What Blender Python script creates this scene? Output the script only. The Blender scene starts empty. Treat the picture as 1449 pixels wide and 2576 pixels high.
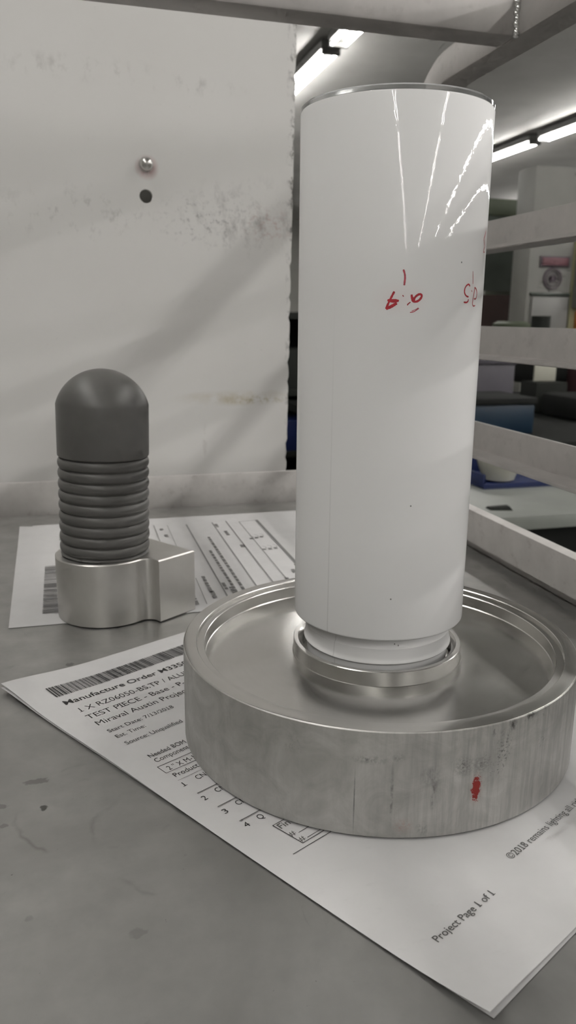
import bpy, bmesh, math, random
from mathutils import Vector, Matrix
random.seed(7)
C = bpy.context.scene.collection
scene = bpy.context.scene
PI = math.pi

# ------------------------------------------------------------------ camera
f_px, pitch, roll, yaw = 1975.53, 0.24328692, 0.00952517, math.radians(15.9)
cam_h = 0.1873593
cd = bpy.data.cameras.new('camera')
cam = bpy.data.objects.new('camera', cd); C.objects.link(cam)
cd.sensor_fit = 'VERTICAL'
cd.sensor_height = 5.6
cd.sensor_width = 5.6
cd.lens = 5.6 * f_px / 2576.0
cd.clip_start = 0.01; cd.clip_end = 100
cd.dof.use_dof = True
cd.dof.focus_distance = 0.315
cd.dof.aperture_fstop = 3.4
_c, _s = math.cos(pitch), math.sin(pitch)
Fw = Vector((0, _c, -_s)); Up = Vector((0, _s, _c)); Rt = Vector((1, 0, 0))
_cr, _sr = math.cos(roll), math.sin(roll)
R2 = Rt * _cr + Up * _sr; U2 = Up * _cr - Rt * _sr
Mz = Matrix.Rotation(-yaw, 3, 'Z')
R2, U2, Fw = Mz @ R2, Mz @ U2, Mz @ Fw
m3 = Matrix((R2, U2, -Fw)).transposed()
cam.matrix_world = Matrix.Translation((0, 0, cam_h)) @ m3.to_4x4()
scene.camera = cam

# ------------------------------------------------------------------ world, exposure
w = bpy.data.worlds.new('world'); scene.world = w; w.use_nodes = True
w.node_tree.nodes['Background'].inputs[0].default_value = (0.9, 0.95, 1.0, 1)
w.node_tree.nodes['Background'].inputs[1].default_value = 0.05
vs = scene.view_settings
vs.view_transform = 'Standard'; vs.look = 'None'; vs.gamma = 1.0; vs.use_curve_mapping = False
vs.exposure = 0.1
TUBE_STRENGTH = 60.0
cy = scene.cycles
cy.max_bounces = 6; cy.diffuse_bounces = 3; cy.glossy_bounces = 4; cy.transmission_bounces = 5; cy.transparent_max_bounces = 6
cy.caustics_reflective = False; cy.caustics_refractive = False; cy.sample_clamp_indirect = 4.0
cy.use_adaptive_sampling = True; cy.adaptive_threshold = 0.09; cy.adaptive_min_samples = 14; cy.use_light_tree = False

# ------------------------------------------------------------------ node helpers
class NT:
    def __init__(s, name):
        s.m = bpy.data.materials.new(name); s.m.use_nodes = True
        s.t = s.m.node_tree; s.b = s.t.nodes['Principled BSDF']
        s._co = None
    def n(s, t, **k):
        x = s.t.nodes.new(t)
        for a, v in k.items(): setattr(x, a, v)
        return x
    def l(s, a, b): s.t.links.new(a, b)
    def put(s, sock, v):
        if hasattr(v, 'is_output') or isinstance(v, bpy.types.NodeSocket): s.l(v, sock)
        else: sock.default_value = v
    def co(s):
        if s._co is None: s._co = s.n('ShaderNodeTexCoord').outputs['Object']
        return s._co
    def math(s, op, a, b=0.0, clamp=False):
        x = s.n('ShaderNodeMath', operation=op, use_clamp=clamp)
        s.put(x.inputs[0], a); s.put(x.inputs[1], b); return x.outputs[0]
    def vmath(s, op, a, b=(0, 0, 0)):
        x = s.n('ShaderNodeVectorMath', operation=op)
        s.put(x.inputs[0], a); s.put(x.inputs[1], b)
        return x.outputs['Value'] if op in ('LENGTH', 'DOT_PRODUCT') else x.outputs['Vector']
    def sep(s, v):
        x = s.n('ShaderNodeSeparateXYZ'); s.l(v, x.inputs[0]); return x.outputs
    def comb(s, a, b, c=0.0):
        x = s.n('ShaderNodeCombineXYZ')
        s.put(x.inputs[0], a); s.put(x.inputs[1], b); s.put(x.inputs[2], c); return x.outputs[0]
    def noise(s, v, scale, detail=4, rough=0.55, dist=0.0):
        x = s.n('ShaderNodeTexNoise'); s.l(v, x.inputs['Vector'])
        x.inputs['Scale'].default_value = scale; x.inputs['Detail'].default_value = detail
        x.inputs['Roughness'].default_value = rough; x.inputs['Distortion'].default_value = dist
        return x.outputs['Fac']
    def ramp(s, v, a, b, lo=0.0, hi=1.0):
        x = s.n('ShaderNodeMapRange'); s.put(x.inputs[0], v)
        x.inputs[1].default_value = a; x.inputs[2].default_value = b
        x.inputs[3].default_value = lo; x.inputs[4].default_value = hi
        return x.outputs[0]
    def mix(s, f, a, b):
        x = s.n('ShaderNodeMix', data_type='RGBA')
        s.put(x.inputs[0], f)
        s.put(x.inputs[6], a if not isinstance(a, tuple) else (*a[:3], 1))
        s.put(x.inputs[7], b if not isinstance(b, tuple) else (*b[:3], 1))
        return x.outputs[2]
    def blob(s, p, c, r, soft=0.2):
        q = s.vmath('SUBTRACT', p, c)
        q = s.vmath('DIVIDE', q, r)
        return s.ramp(s.vmath('LENGTH', q), 1.0, soft, 0.0, 1.0)
    def bump(s, h, strength=0.2, dist=0.001):
        x = s.n('ShaderNodeBump'); s.l(h, x.inputs['Height'])
        x.inputs['Strength'].default_value = strength; x.inputs['Distance'].default_value = dist
        s.l(x.outputs[0], s.b.inputs['Normal'])
    def set(s, **k):
        names = dict(col='Base Color', rough='Roughness', metal='Metallic', spec='Specular IOR Level', coat='Coat Weight',
                     coatr='Coat Roughness', aniso='Anisotropic', trans='Transmission Weight', ior='IOR', alpha='Alpha',
                     emis='Emission Color', emist='Emission Strength', sss='Subsurface Weight', sssr='Subsurface Radius', ssss='Subsurface Scale')
        for a, v in k.items():
            if isinstance(v, tuple) and len(v) == 3 and a in ('col', 'emis'): v = (*v, 1)
            s.put(s.b.inputs[names[a]], v)
        return s

def plain(name, col, rough=0.5, metal=0.0, var=0.12, scale=30, **k):
    t = NT(name)
    f = t.ramp(t.noise(t.co(), scale, 4), 0.3, 0.7)
    dk = tuple(c * (1 - var) for c in col); lt = tuple(min(1, c * (1 + var)) for c in col)
    t.set(col=t.mix(f, dk, lt), rough=rough, metal=metal, **k)
    return t.m

# ------------------------------------------------------------------ materials
def mat_table():
    t = NT('worn_steel_sheet'); p = t.co()
    a = t.ramp(t.noise(p, 9, 6, 0.6, 0.6), 0.3, 0.72)
    b = t.ramp(t.noise(p, 55, 5, 0.6), 0.35, 0.7)
    base = t.mix(a, (0.34, 0.337, 0.325), (0.54, 0.535, 0.52))
    base = t.mix(t.math('MULTIPLY', b, 0.5), base, (0.33, 0.33, 0.315))
    st = t.ramp(t.noise(p, 24, 7, 0.7, 1.2), 0.63, 0.72)
    base = t.mix(t.math('MULTIPLY', st, 0.4), base, (0.2, 0.19, 0.17))
    spots = [((-.0169, .2859, 0), (.0021, .0028, 1), .85), ((-.020, .3053, 0), (.0075, .003, 1), .45), ((-.033, .2907, 0), (.0038, .0026, 1), .4),
             ((-.0311, .2779, 0), (.0024, .002, 1), .35), ((.0124, .211, 0), (.0042, .003, 1), .22), ((-.0201, .2264, 0), (.0022, .002, 1), .2), ((-.0056, .4178, 0), (.0035, .0035, 1), .5)]
    fine = t.noise(p, 400, 4, 0.6)
    for c, r, k in spots:
        m = t.math('MULTIPLY', t.ramp(t.math('ADD', t.blob(p, c, r, 0.0), t.math('MULTIPLY', t.math('SUBTRACT', fine, 0.5), 1.2)), 0.25, 0.5), k)
        base = t.mix(m, base, (0.09, 0.088, 0.08))
    # dried coolant ring marks
    for c, r0, k in (((.004, .284, 0), .031, .5), ((.034, .258, 0), .034, .3)):
        wob = t.math('MULTIPLY', t.math('SUBTRACT', t.noise(p, 60, 3), 0.5), 0.012)
        d = t.math('ADD', t.vmath('LENGTH', t.vmath('SUBTRACT', p, c)), wob)
        ring = t.ramp(t.math('ABSOLUTE', t.math('SUBTRACT', d, r0)), 0.0, 0.0016, 1, 0)
        ring = t.math('MULTIPLY', ring, t.ramp(t.noise(p, 35, 3), 0.5, 0.62))
        base = t.mix(t.math('MULTIPLY', ring, k), base, (0.2, 0.195, 0.18))
    rough = t.math('ADD', t.math('MULTIPLY', a, 0.14), t.math('ADD', t.math('MULTIPLY', b, 0.1), 0.29))
    t.set(col=base, metal=0.8, rough=rough)
    t.bump(t.noise(p, 14, 3), 0.08, 0.002)
    return t.m

def mat_tube(name='brushed_tube', col=(0.43, 0.41, 0.395), rough=0.42):
    t = NT(name); p = t.co()
    a = t.ramp(t.noise(p, 40, 5, 0.6), 0.3, 0.7)
    st = t.ramp(t.noise(p, 90, 6, 0.65), 0.56, 0.75)
    base = t.mix(a, tuple(c * .9 for c in col), tuple(c * 1.1 for c in col))
    base = t.mix(t.math('MULTIPLY', st, 0.35), base, (0.24, 0.2, 0.19))
    t.set(col=base, metal=0.3, rough=t.math('ADD', t.math('MULTIPLY', a, 0.12), rough))
    return t.m

def mat_board():
    t = NT('scuffed_white_board'); p = t.co()
    x, y, z = t.sep(p)
    q = t.comb(x, z, 0.0)
    base = t.mix(t.ramp(t.noise(q, 9, 5), 0.3, 0.7), (0.80, 0.782, 0.76), (0.83, 0.815, 0.795))
    n1 = t.noise(t.vmath('MULTIPLY', q, (1, 0.55, 1)), 70, 6, 0.72)
    n2 = t.noise(q, 190, 5, 0.7)
    n3 = t.noise(q, 28, 6, 0.65)
    def smear(c, r, k, col, lo, hi, nz):
        nonlocal base
        m = t.math('MULTIPLY', t.blob(q, c, r, 0.1), t.ramp(nz, lo, hi))
        base = t.mix(t.math('MULTIPLY', m, k), base, col)
    smear((0.185, 0.283, 0), (.075, .042, 1), .7, (0.24, 0.23, 0.22), .5, .7, n1)
    smear((0.15, 0.278, 0), (.065, .03, 1), .7, (0.2, 0.19, 0.19), .54, .66, n2)
    smear((0.205, 0.276, 0), (.03, .02, 1), .5, (0.5, 0.28, 0.25), .5, .62, n2)
    smear((0.03, 0.28, 0), (.11, .03, 1), .7, (0.33, 0.32, 0.3), .54, .7, n1)
    smear((0.13, 0.395, 0), (.06, .01, 1), .5, (0.35, 0.34, 0.32), .52, .68, n1)
    smear((0.03, 0.402, 0), (.09, .014, 1), .45, (0.36, 0.34, 0.31), .52, .68, n1)
    smear((0.175, 0.106, 0), (.075, .009, 1), .8, (0.5, 0.42, 0.25), .42, .66, n3)
    smear((0.19, 0.104, 0), (.04, .006, 1), .7, (0.42, 0.36, 0.2), .48, .6, n2)
    smear((0.137, 0.065, 0), (.003, .02, 1), .6, (0.35, 0.3, 0.27), .4, .6, n1)
    smear((0.0865, 0.322, 0), (.012, .012, 1), .75, (0.42, 0.1, 0.1), .36, .56, n1)
    # nicks down the raw right edge
    m = t.math('MULTIPLY', t.ramp(x, 0.2215, 0.228), t.ramp(t.noise(t.vmath('MULTIPLY', q, (1, .6, 1)), 120, 6, 0.7), .52, .62))
    base = t.mix(t.math('MULTIPLY', m, 0.8), base, (0.12, 0.11, 0.1))
    base = t.mix(t.math('MULTIPLY', t.ramp(n2, 0.66, 0.78), 0.35), base, (0.3, 0.29, 0.27))
    t.set(col=base, rough=0.42, spec=0.35)
    t.bump(n3, 0.05, 0.002)
    return t.m

def mat_disc():
    t = NT('machined_aluminium'); p = t.co()
    x, y, z = t.sep(p)
    th = t.math('ARCTAN2', y, x)
    rad = t.math('SQRT', t.math('ADD', t.math('MULTIPLY', x, x), t.math('MULTIPLY', y, y)))
    side = t.math('MULTIPLY', t.ramp(rad, .0885, .0888), t.ramp(z, .0440, .0436))
    arc = t.math('MULTIPLY', th, 0.089)
    q = t.comb(arc, z, 0.0)
    # turned faces: fine concentric grooves
    gr = t.noise(t.comb(t.math('MULTIPLY', rad, 900), t.math('MULTIPLY', th, 1.2), 0), 1.0, 5, 0.65)
    smud = t.ramp(t.noise(p, 32, 5, 0.6), 0.35, 0.7)
    top = t.mix(smud, (0.6, 0.59, 0.565), (0.71, 0.70, 0.68))
    top = t.mix(t.math('MULTIPLY', t.ramp(gr, .35, .7), 0.15), top, (0.5, 0.49, 0.47))
    # side: drawn stock with vertical streaks and grime
    sv = t.noise(t.comb(t.math('MULTIPLY', arc, 380), t.math('MULTIPLY', z, 22), 0), 1.0, 6, 0.65)
    right = t.ramp(th, -2.05, -1.6)
    cl = t.noise(q, 70, 6, 0.65, 0.8)
    sc = t.mix(t.ramp(cl, .3, .72), (0.40, 0.395, 0.375), (0.59, 0.58, 0.56))
    stk = t.math('MULTIPLY', t.ramp(sv, .42, .7), t.math('ADD', t.math('MULTIPLY', right, 0.55), 0.12))
    sc = t.mix(stk, sc, (0.26, 0.255, 0.245))
    n_f = t.noise(q, 900, 5, 0.75)
    n_m = t.noise(t.vmath('MULTIPLY', q, (1, .6, 1)), 420, 4, 0.7)
    A = 0.089
    def smear(th0, z0, rt, rz, k, col, lo, hi, nz, soft=0.15):
        nonlocal sc
        m = t.math('MULTIPLY', t.blob(q, (th0 * A, z0, 0), (rt * A, rz, 1), soft), t.ramp(nz, lo, hi))
        sc = t.mix(t.math('MULTIPLY', m, k), sc, col)
    dk = (0.055, 0.053, 0.05)
    smear(-1.587, .0285, .055, .0055, .6, dk, .42, .62, n_f)
    smear(-1.503, .0283, .055, .0055, .62, dk, .40, .62, n_f)
    smear(-1.722, .0258, .06, .006, .62, (0.1, 0.098, 0.1), .36, .66, n_m)
    smear(-1.71, .0185, .018, .009, .55, dk, .45, .62, n_m)
    smear(-1.392, .0325, .05, .0095, .85, dk, .52, .6, n_f)
    smear(-1.42, .0255, .06, .006, .8, dk, .57, .62, n_f)
    smear(-1.45, .0415, .022, .0035, .8, dk, .48, .6, n_m)
    smear(-1.355, .0412, .03, .0035, .85, dk, .46, .58, n_m)
    smear(-1.25, .0425, .05, .0028, .9, dk, .42, .56, n_m)
    smear(-1.16, .043, .03, .004, .8, dk, .46, .58, n_m)
    smear(-1.15, .029, .05, .0035, .7, dk, .54, .62, n_f)
    smear(-1.976, .0322, .09, .0022, .6, dk, .42, .6, n_m)
    smear(-1.86, .0335, .03, .002, .6, dk, .42, .6, n_m)
    smear(-1.8825, .0185, .009, .014, .6, dk, .4, .55, n_m)
    smear(-2.034, .015, .004, .016, .7, dk, .2, .5, n_m)
    smear(-2.3, .033, .05, .006, .4, dk, .5, .65, n_m)
    smear(-1.75, .0045, .03, .0035, .55, dk, .44, .58, n_m)
    smear(-1.83, .0056, .05, .004, .55, (0.42, 0.26, 0.22), .42, .6, n_f)
    # red layout-paint smear
    e = t.blob(q, (-1.5205 * A, .0184, 0), (.034 * A, .0082, 1), 0.0)
    e2 = t.math('ADD', e, t.math('MULTIPLY', t.math('SUBTRACT', n_f, 0.5), 1.9))
    sc = t.mix(t.math('MULTIPLY', t.ramp(e, 0, .5), 0.18), sc, (0.5, 0.25, 0.2))
    sc = t.mix(t.ramp(e2, .38, .46), sc, (0.30, 0.035, 0.03))
    t.set(col=t.mix(side, top, sc), metal=t.ramp(side, 0, 1, 0.95, 0.62),
          rough=t.math('ADD', t.ramp(side, 0, 1, 0.21, 0.42), t.math('MULTIPLY', smud, 0.05)), aniso=t.ramp(side, 0, 1, 0.55, 0.2))
    tg = t.n('ShaderNodeTangent', direction_type='RADIAL', axis='Z')
    t.l(tg.outputs[0], t.b.inputs['Tangent'])
    return t.m

def mat_white():
    t = NT('frosted_white_acrylic'); p = t.co()
    x, y, z = t.sep(p)
    th = t.math('ARCTAN2', y, x)
    q = t.comb(t.math('MULTIPLY', th, 0.0381), z, 0.0)
    n_f = t.noise(q, 900, 4)
    col = t.mix(t.ramp(t.noise(q, 30, 3), .3, .7), (0.95, 0.94, 0.935), (0.965, 0.955, 0.95))
    # faint ink bleed around the marker numbers, and a few specks
    for c, r, k in (((-1.86 * .0381, .1945, 0), (.012, .007, 1), .10), ((-1.0 * .0381, .197, 0), (.007, .008, 1), .10), ((-.70 * .0381, .217, 0), (.0035, .007, 1), .25)):
        col = t.mix(t.math('MULTIPLY', t.blob(q, c, r, 0), k), col, (0.75, 0.25, 0.25))
    for a_, z_ in ((-1.72, .0535), (-1.67, .0528), (-1.66, .115), (-1.83, .076), (-1.20, .208)):
        col = t.mix(t.math('MULTIPLY', t.blob(q, (a_ * .0381, z_, 0), (.0004, .0004, 1), .6), .8), col, (0.05, 0.05, 0.05))
    seam = t.ramp(t.math('ABSOLUTE', t.math('ADD', th, 2.545)), 0.0, .012, 1, 0)
    col = t.mix(t.math('MULTIPLY', t.math('MULTIPLY', seam, t.ramp(z, .2, .06)), .3), col, (0.45, 0.44, 0.43))
    t.set(col=col, rough=0.5, coat=0.6, coatr=0.012)
    b = t.n('ShaderNodeBump'); b.inputs['Strength'].default_value = 1.0; b.inputs['Distance'].default_value = 0.000022
    h = t.noise(q, 450, 1.5, 0.5)
    t.l(h, b.inputs['Height']); t.l(b.outputs[0], t.b.inputs['Coat Normal'])
    return t.m

def mat_grey():
    t = NT('grey_printed_plastic'); p = t.co()
    x, y, z = t.sep(p)
    col = t.mix(t.ramp(t.noise(p, 60, 4), .3, .7), (0.098, 0.095, 0.09), (0.118, 0.114, 0.108))
    t.set(col=col, rough=0.42, spec=0.5)
    return t.m

def mat_alu():
    t = NT('satin_aluminium'); p = t.co()
    x, y, z = t.sep(p)
    st = t.noise(t.comb(t.math('MULTIPLY', x, 900), t.math('MULTIPLY', y, 900), t.math('MULTIPLY', z, 30)), 1.0, 4)
    col = t.mix(t.ramp(t.noise(p, 40, 4), .3, .7), (0.58, 0.565, 0.54), (0.66, 0.645, 0.62))
    t.set(col=col, metal=0.9, rough=t.math('ADD', t.math('MULTIPLY', st, .12), .33))
    return t.m

def mat_paper():
    t = NT('printer_paper'); p = t.co()
    x, y, z = t.sep(p)
    q = t.comb(x, y, 0)
    col = t.mix(t.ramp(t.noise(q, 60, 5, .6), .3, .7), (0.63, 0.62, 0.62), (0.67, 0.66, 0.66))
    sm = t.math('MULTIPLY', t.ramp(t.noise(t.vmath('MULTIPLY', q, (1, 2.2, 1)), 130, 7, .7), .58, .72), t.ramp(t.noise(q, 16, 3), .48, .62))
    col = t.mix(t.math('MULTIPLY', sm, .2), col, (0.4, 0.39, 0.38))
    t.set(col=col, rough=0.62, spec=0.25)
    t.bump(t.noise(q, 18, 2), 0.08, 0.002)
    return t.m

M = dict(table=mat_table(), tube=mat_tube(), board=mat_board(), disc=mat_disc(), white=mat_white(), grey=mat_grey(), alu=mat_alu(), paper=mat_paper(),
         ink=plain('black_toner', (0.03, 0.029, 0.03), .5), inkg=plain('grey_toner', (0.11, 0.108, 0.105), .5), inkf=plain('ghost_print', (0.62, 0.61, 0.6), .6, var=.02),
         inkb=plain('back_sheet_print', (0.19, 0.185, 0.185), .6),
         red=plain('red_marker_ink', (0.50, 0.035, 0.05), .35, var=.3, scale=500), redl=plain('thin_red_marker_ink', (0.52, 0.09, 0.12), .35, var=.3, scale=500),
         weld=plain('weld_metal', (0.7, 0.7, 0.69), .22, .95, scale=200),
         zinc=plain('zinc_bolt', (0.6, 0.59, 0.57), .25, .95), ceil=plain('grey_ceiling_paint', (0.47, 0.465, 0.45), .8, scale=1.2),
         wall=plain('shop_wall_paint', (0.33, 0.325, 0.3), .8, scale=1.0), floor=plain('shop_concrete', (0.16, 0.157, 0.15), .6, scale=2),
         hous=plain('grey_enamel_batten', (0.10, 0.10, 0.095), .4, scale=4), cab=plain('pale_grey_enamel', (0.27, 0.265, 0.245), .45, scale=3),
         panel=plain('white_enamel_panel', (0.31, 0.305, 0.29), .4, scale=3), dark=plain('black_machine_paint', (0.014, 0.015, 0.014), .75, scale=8, spec=.2),
         dk2=plain('charcoal_machine_paint', (0.024, 0.026, 0.023), .7, scale=8, spec=.2), blue=plain('blue_plastic', (0.005, 0.022, 0.045), .4, scale=8), navy=plain('royal_blue_plastic', (0.015, 0.026, 0.10), .4, scale=10),
         cream=plain('cream_card', (0.52, 0.51, 0.43), .6, scale=10), purple=plain('mauve_grey_plastic', (0.10, 0.092, 0.108), .5, scale=6),
         maroon=plain('maroon_paint', (0.05, 0.02, 0.022), .5, scale=8), bench=plain('grey_laminate', (0.26, 0.27, 0.25), .35, scale=8),
         brown=plain('brown_card', (0.06, 0.035, 0.03), .7, scale=8), signr=plain('faded_red_sign', (0.22, 0.10, 0.115), .5, scale=8), signd=plain('dark_sign_border', (0.13, 0.10, 0.12), .5),
         olive=plain('olive_paint', (0.07, 0.085, 0.05), .5, scale=8), yellow=plain('yellowed_paint', (0.40, 0.38, 0.23), .5, scale=4), orange=plain('orange_plastic', (0.5, 0.16, 0.04), .4))
def mat_glass():
    t = NT('green_tinted_window')
    f = t.ramp(t.noise(t.co(), 3, 3), .35, .65)
    t.set(col=t.mix(f, (0.06, 0.07, 0.06), (0.10, 0.115, 0.10)), rough=0.15, spec=0.6)
    return t.m
M['glass'] = mat_glass()
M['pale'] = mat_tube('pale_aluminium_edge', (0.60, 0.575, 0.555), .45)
t = NT('clear_acrylic_edge'); t.set(col=(0.85, 0.86, 0.86), rough=0.08, trans=0.85, ior=1.45); M['clear'] = t.m
def emit(name, col, s):
    t = NT(name); t.set(col=col, emis=col, emist=s); return t.m
M['lamp'] = emit('fluorescent_tube', (1.0, 0.98, 0.945), TUBE_STRENGTH)
M['task'] = emit('task_lamp_glow', (1.0, 0.97, 0.93), 1.6)

# ------------------------------------------------------------------ mesh helpers
def link(name, me, mat, parent=None):
    o = bpy.data.objects.new(name, me); C.objects.link(o)
    if mat and not me.materials: me.materials.append(mat)
    if parent: o.parent = parent
    return o
def from_bm(name, bm, mat, parent=None, smooth=False, angle=None):
    bmesh.ops.recalc_face_normals(bm, faces=bm.faces)
    me = bpy.data.meshes.new(name); bm.to_mesh(me); bm.free()
    if smooth or angle:
        for p in me.polygons: p.use_smooth = True
        if angle: me.set_sharp_from_angle(angle=math.radians(angle))
    return link(name, me, mat, parent)
def tag(o, label, cat, group=None):
    o['label'] = label; o['category'] = cat
    if group: o['group'] = group
    return o
def thing(name, loc, label, cat, group=None):
    o = bpy.data.objects.new(name, None); C.objects.link(o); o.location = loc; o.empty_display_size = .02
    return tag(o, label, cat, group)
def struct(o): o['kind'] = 'structure'; return o
def bbox(bm, a, b, bev=0.0, seg=2):
    vs_ = bmesh.ops.create_cube(bm, size=1)['verts']
    for v in vs_:
        v.co = Vector([(a[i] + b[i]) / 2 + v.co[i] * (b[i] - a[i]) for i in range(3)])
    if bev:
        es = list({e for v in vs_ for e in v.link_edges})
        bmesh.ops.bevel(bm, geom=es, offset=bev, segments=seg, profile=.5, affect='EDGES')
def box(name, a, b, mat, parent=None, bev=0.0):
    bm = bmesh.new(); bbox(bm, a, b, bev)
    return from_bm(name, bm, mat, parent, angle=35 if bev else None)
def lathe(name, prof, mat, parent=None, seg=128, closed=False, angle=32):
    bm = bmesh.new(); rings = []
    for r, z in prof:
        if r < 1e-7: rings.append([bm.verts.new((0, 0, z))])
        else: rings.append([bm.verts.new((r * math.cos(2 * PI * i / seg), r * math.sin(2 * PI * i / seg), z)) for i in range(seg)])
    pairs = list(zip(rings, rings[1:]))
    if closed: pairs.append((rings[-1], rings[0]))
    for a, b in pairs:
        for i in range(seg):
            j = (i + 1) % seg
            if len(a) == 1 and len(b) == 1: continue
            if len(a) == 1: bm.faces.new((a[0], b[i], b[j]))
            elif len(b) == 1: bm.faces.new((a[i], b[0], a[j]))
            else: bm.faces.new((a[i], b[i], b[j], a[j]))
    return from_bm(name, bm, mat, parent, angle=angle)
def sweep_square(name, path, half, mat, parent=None, side=Vector((1, 0, 0)), bev=.003):
    """square tube swept along a path lying in a plane whose normal is `side`; rounded corners"""
    bm = bmesh.new(); rings = []
    prof = []
    for sx, sy in ((1, 1), (-1, 1), (-1, -1), (1, -1)):
        for k in range(3):
            a = math.atan2(sy, sx) - PI / 4 + k * PI / 4
            prof.append((sx * (half - bev) + bev * math.cos(a), sy * (half - bev) + bev * math.sin(a)))
    for i, p in enumerate(path):
        p = Vector(p)
        d = (Vector(path[min(i + 1, len(path) - 1)]) - Vector(path[max(i - 1, 0)])).normalized()
        nrm = side.cross(d).normalized()
        rings.append([bm.verts.new(p + side * u + nrm * v) for u, v in prof])
    n = len(prof)
    for a, b in zip(rings, rings[1:]):
        for i in range(n): bm.faces.new((a[i], a[(i + 1) % n], b[(i + 1) % n], b[i]))
    bm.faces.new(rings[0]); bm.faces.new(rings[-1])
    return from_bm(name, bm, mat, parent, angle=40)

# ------------------------------------------------------------------ the shop
FZ, CZ = -0.92, 2.42
struct(box('floor', (-4.5, -14, FZ - .1), (15, 19, FZ), M['floor']))
struct(box('ceiling', (-4.5, -14, CZ), (15, 19, CZ + .1), M['ceil']))
struct(box('wall_left', (-4.6, -14, FZ), (-4.5, 19, CZ), M['wall']))
struct(box('wall_right', (15, -14, FZ), (15.1, 19, CZ), M['wall']))
struct(box('wall_back', (-4.5, 19, FZ), (15, 19.1, CZ), M['wall']))
struct(box('wall_front', (-4.5, -14.1, FZ), (15, -14, CZ), M['wall']))

# ------------------------------------------------------------------ ceiling lights
def make_light():
    r = thing('ceiling_light', (0, 0, 0), 'x', 'ceiling light')
    bm = bmesh.new()
    L = 1.14
    bbox(bm, (-.085, -L, .026), (.085, L, .095), .006, 1)
    for yy in (-L, L - .03): bbox(bm, (-.08, yy, -.018), (.08, yy + .03, .026), .004, 1)
    bbox(bm, (-.012, -.8, .095), (.012, -.76, .12)); bbox(bm, (-.012, .76, .095), (.012, .8, .12))
    from_bm('batten_housing', bm, M['hous'], r)
    for x in (-.058, .058):
        bm = bmesh.new()
        bmesh.ops.create_cone(bm, cap_ends=False, segments=5, radius1=.0115, radius2=.0115, depth=2 * L - .06, matrix=Matrix.Translation((x, 0, .002)) @ Matrix.Rotation(PI / 2, 4, 'X'))
        from_bm('tube', bm, M['lamp'], r, smooth=True)
    return r
def dup(root, loc):
    r = root.copy(); C.objects.link(r); r.location = loc
    for ch in list(root.children):
        c = ch.copy(); C.objects.link(c); c.parent = r
        for g in list(ch.children):
            d = g.copy(); C.objects.link(d); d.parent = c
    return r
proto = make_light(); first = True
seen = {(1, 7): 'twin-tube ceiling light nearest the white board edge, under the cross bar', (1, 8): 'twin-tube ceiling light just beyond the first one beside the white board',
        (2, 8): 'long bright twin-tube ceiling light right of the white cylinder', (2, 7): 'bright twin-tube ceiling light cut by the right picture edge',
        (3, 10): 'dim far ceiling light low behind the rack, right of the white cylinder', (3, 9): 'dim far ceiling light cut by the right picture edge'}
ROWS = ((-1.15, 5.5), (2.27, 5.5), (5.77, 7.98), (8.8, 13.0))
PITCH = 2.44
for i, (x, y7) in enumerate(ROWS):
    for j in range(11):
        y = y7 + (j - 7 if i < 3 else j - 9) * PITCH
        if y > 18.5 - 1.2 or y < -12.8 or (i < 2 and 2 < y < 3.2): continue
        o = proto if first else dup(proto, (0, 0, 0)); first = False
        o.location = (x, y, 2.30)
        o['label'] = seen.get((i, j), 'twin-tube fluorescent ceiling light elsewhere in the shop rows')
        o['group'] = 'rows of fluorescent ceiling lights'

# ------------------------------------------------------------------ tray rack
rack = thing('tray_rack', (0, 0, 0), 'brushed metal tube rack whose shelf carries the papers and turned parts', 'rack')
T = .0127
XR, XL = .317, -.343
YB, YF = .77, .03
box('shelf_sheet', (XL, YF, -.003), (XR + .02, YB, 0), M['table'], rack)['label'] = 'stained grey metal shelf sheet'
def bar(name, a, b):
    return box(name, a, b, M['tube'], rack, bev=.0022)
def angle_rail(name, side, z, x0, x1, y0, y1, h=.0254, th=.003, ledge=True):
    """L-section slide: upright leg outside (x1), ledge turned in towards the trays at its foot"""
    sg = 1 if x1 > x0 else -1
    pr_ = [(x0, z), (x1, z), (x1, z + h), (x1 - sg * th, z + h), (x1 - sg * th, z + th), (x0, z + th)] if ledge else \
          [(x1 - sg * th, z), (x1, z), (x1, z + h), (x1 - sg * th, z + h)]
    bm = bmesh.new()
    ra = [bm.verts.new((x, y0, zz_)) for x, zz_ in pr_]; rb_ = [bm.verts.new((x, y1, zz_)) for x, zz_ in pr_]
    n_ = len(pr_)
    for i in range(n_): bm.faces.new((ra[i], ra[(i + 1) % n_], rb_[(i + 1) % n_], rb_[i]))
    bm.faces.new(ra); bm.faces.new(rb_)
    bmesh.ops.bevel(bm, geom=list(bm.edges), offset=.0006, segments=2, affect='EDGES')
    return from_bm(name, bm, M['tube'], rack, angle=35)
for z in (.077, .1562, .2385):
    angle_rail('side_rail', 'R', z, XR, XR + .022, YF + .0254, .70)
    angle_rail('side_rail', 'L', z, XL, XL - .022, YF + .0254, .70)
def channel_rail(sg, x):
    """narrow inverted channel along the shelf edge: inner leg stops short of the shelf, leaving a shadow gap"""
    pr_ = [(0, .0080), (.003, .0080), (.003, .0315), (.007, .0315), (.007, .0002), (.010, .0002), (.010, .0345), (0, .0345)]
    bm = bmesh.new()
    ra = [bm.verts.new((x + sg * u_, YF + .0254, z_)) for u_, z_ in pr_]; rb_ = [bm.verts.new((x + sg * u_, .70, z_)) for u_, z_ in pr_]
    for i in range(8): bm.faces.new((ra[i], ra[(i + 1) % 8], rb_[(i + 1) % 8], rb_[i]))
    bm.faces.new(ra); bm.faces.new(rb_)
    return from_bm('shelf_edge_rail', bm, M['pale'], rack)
channel_rail(1, XR); channel_rail(-1, XL)
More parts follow.
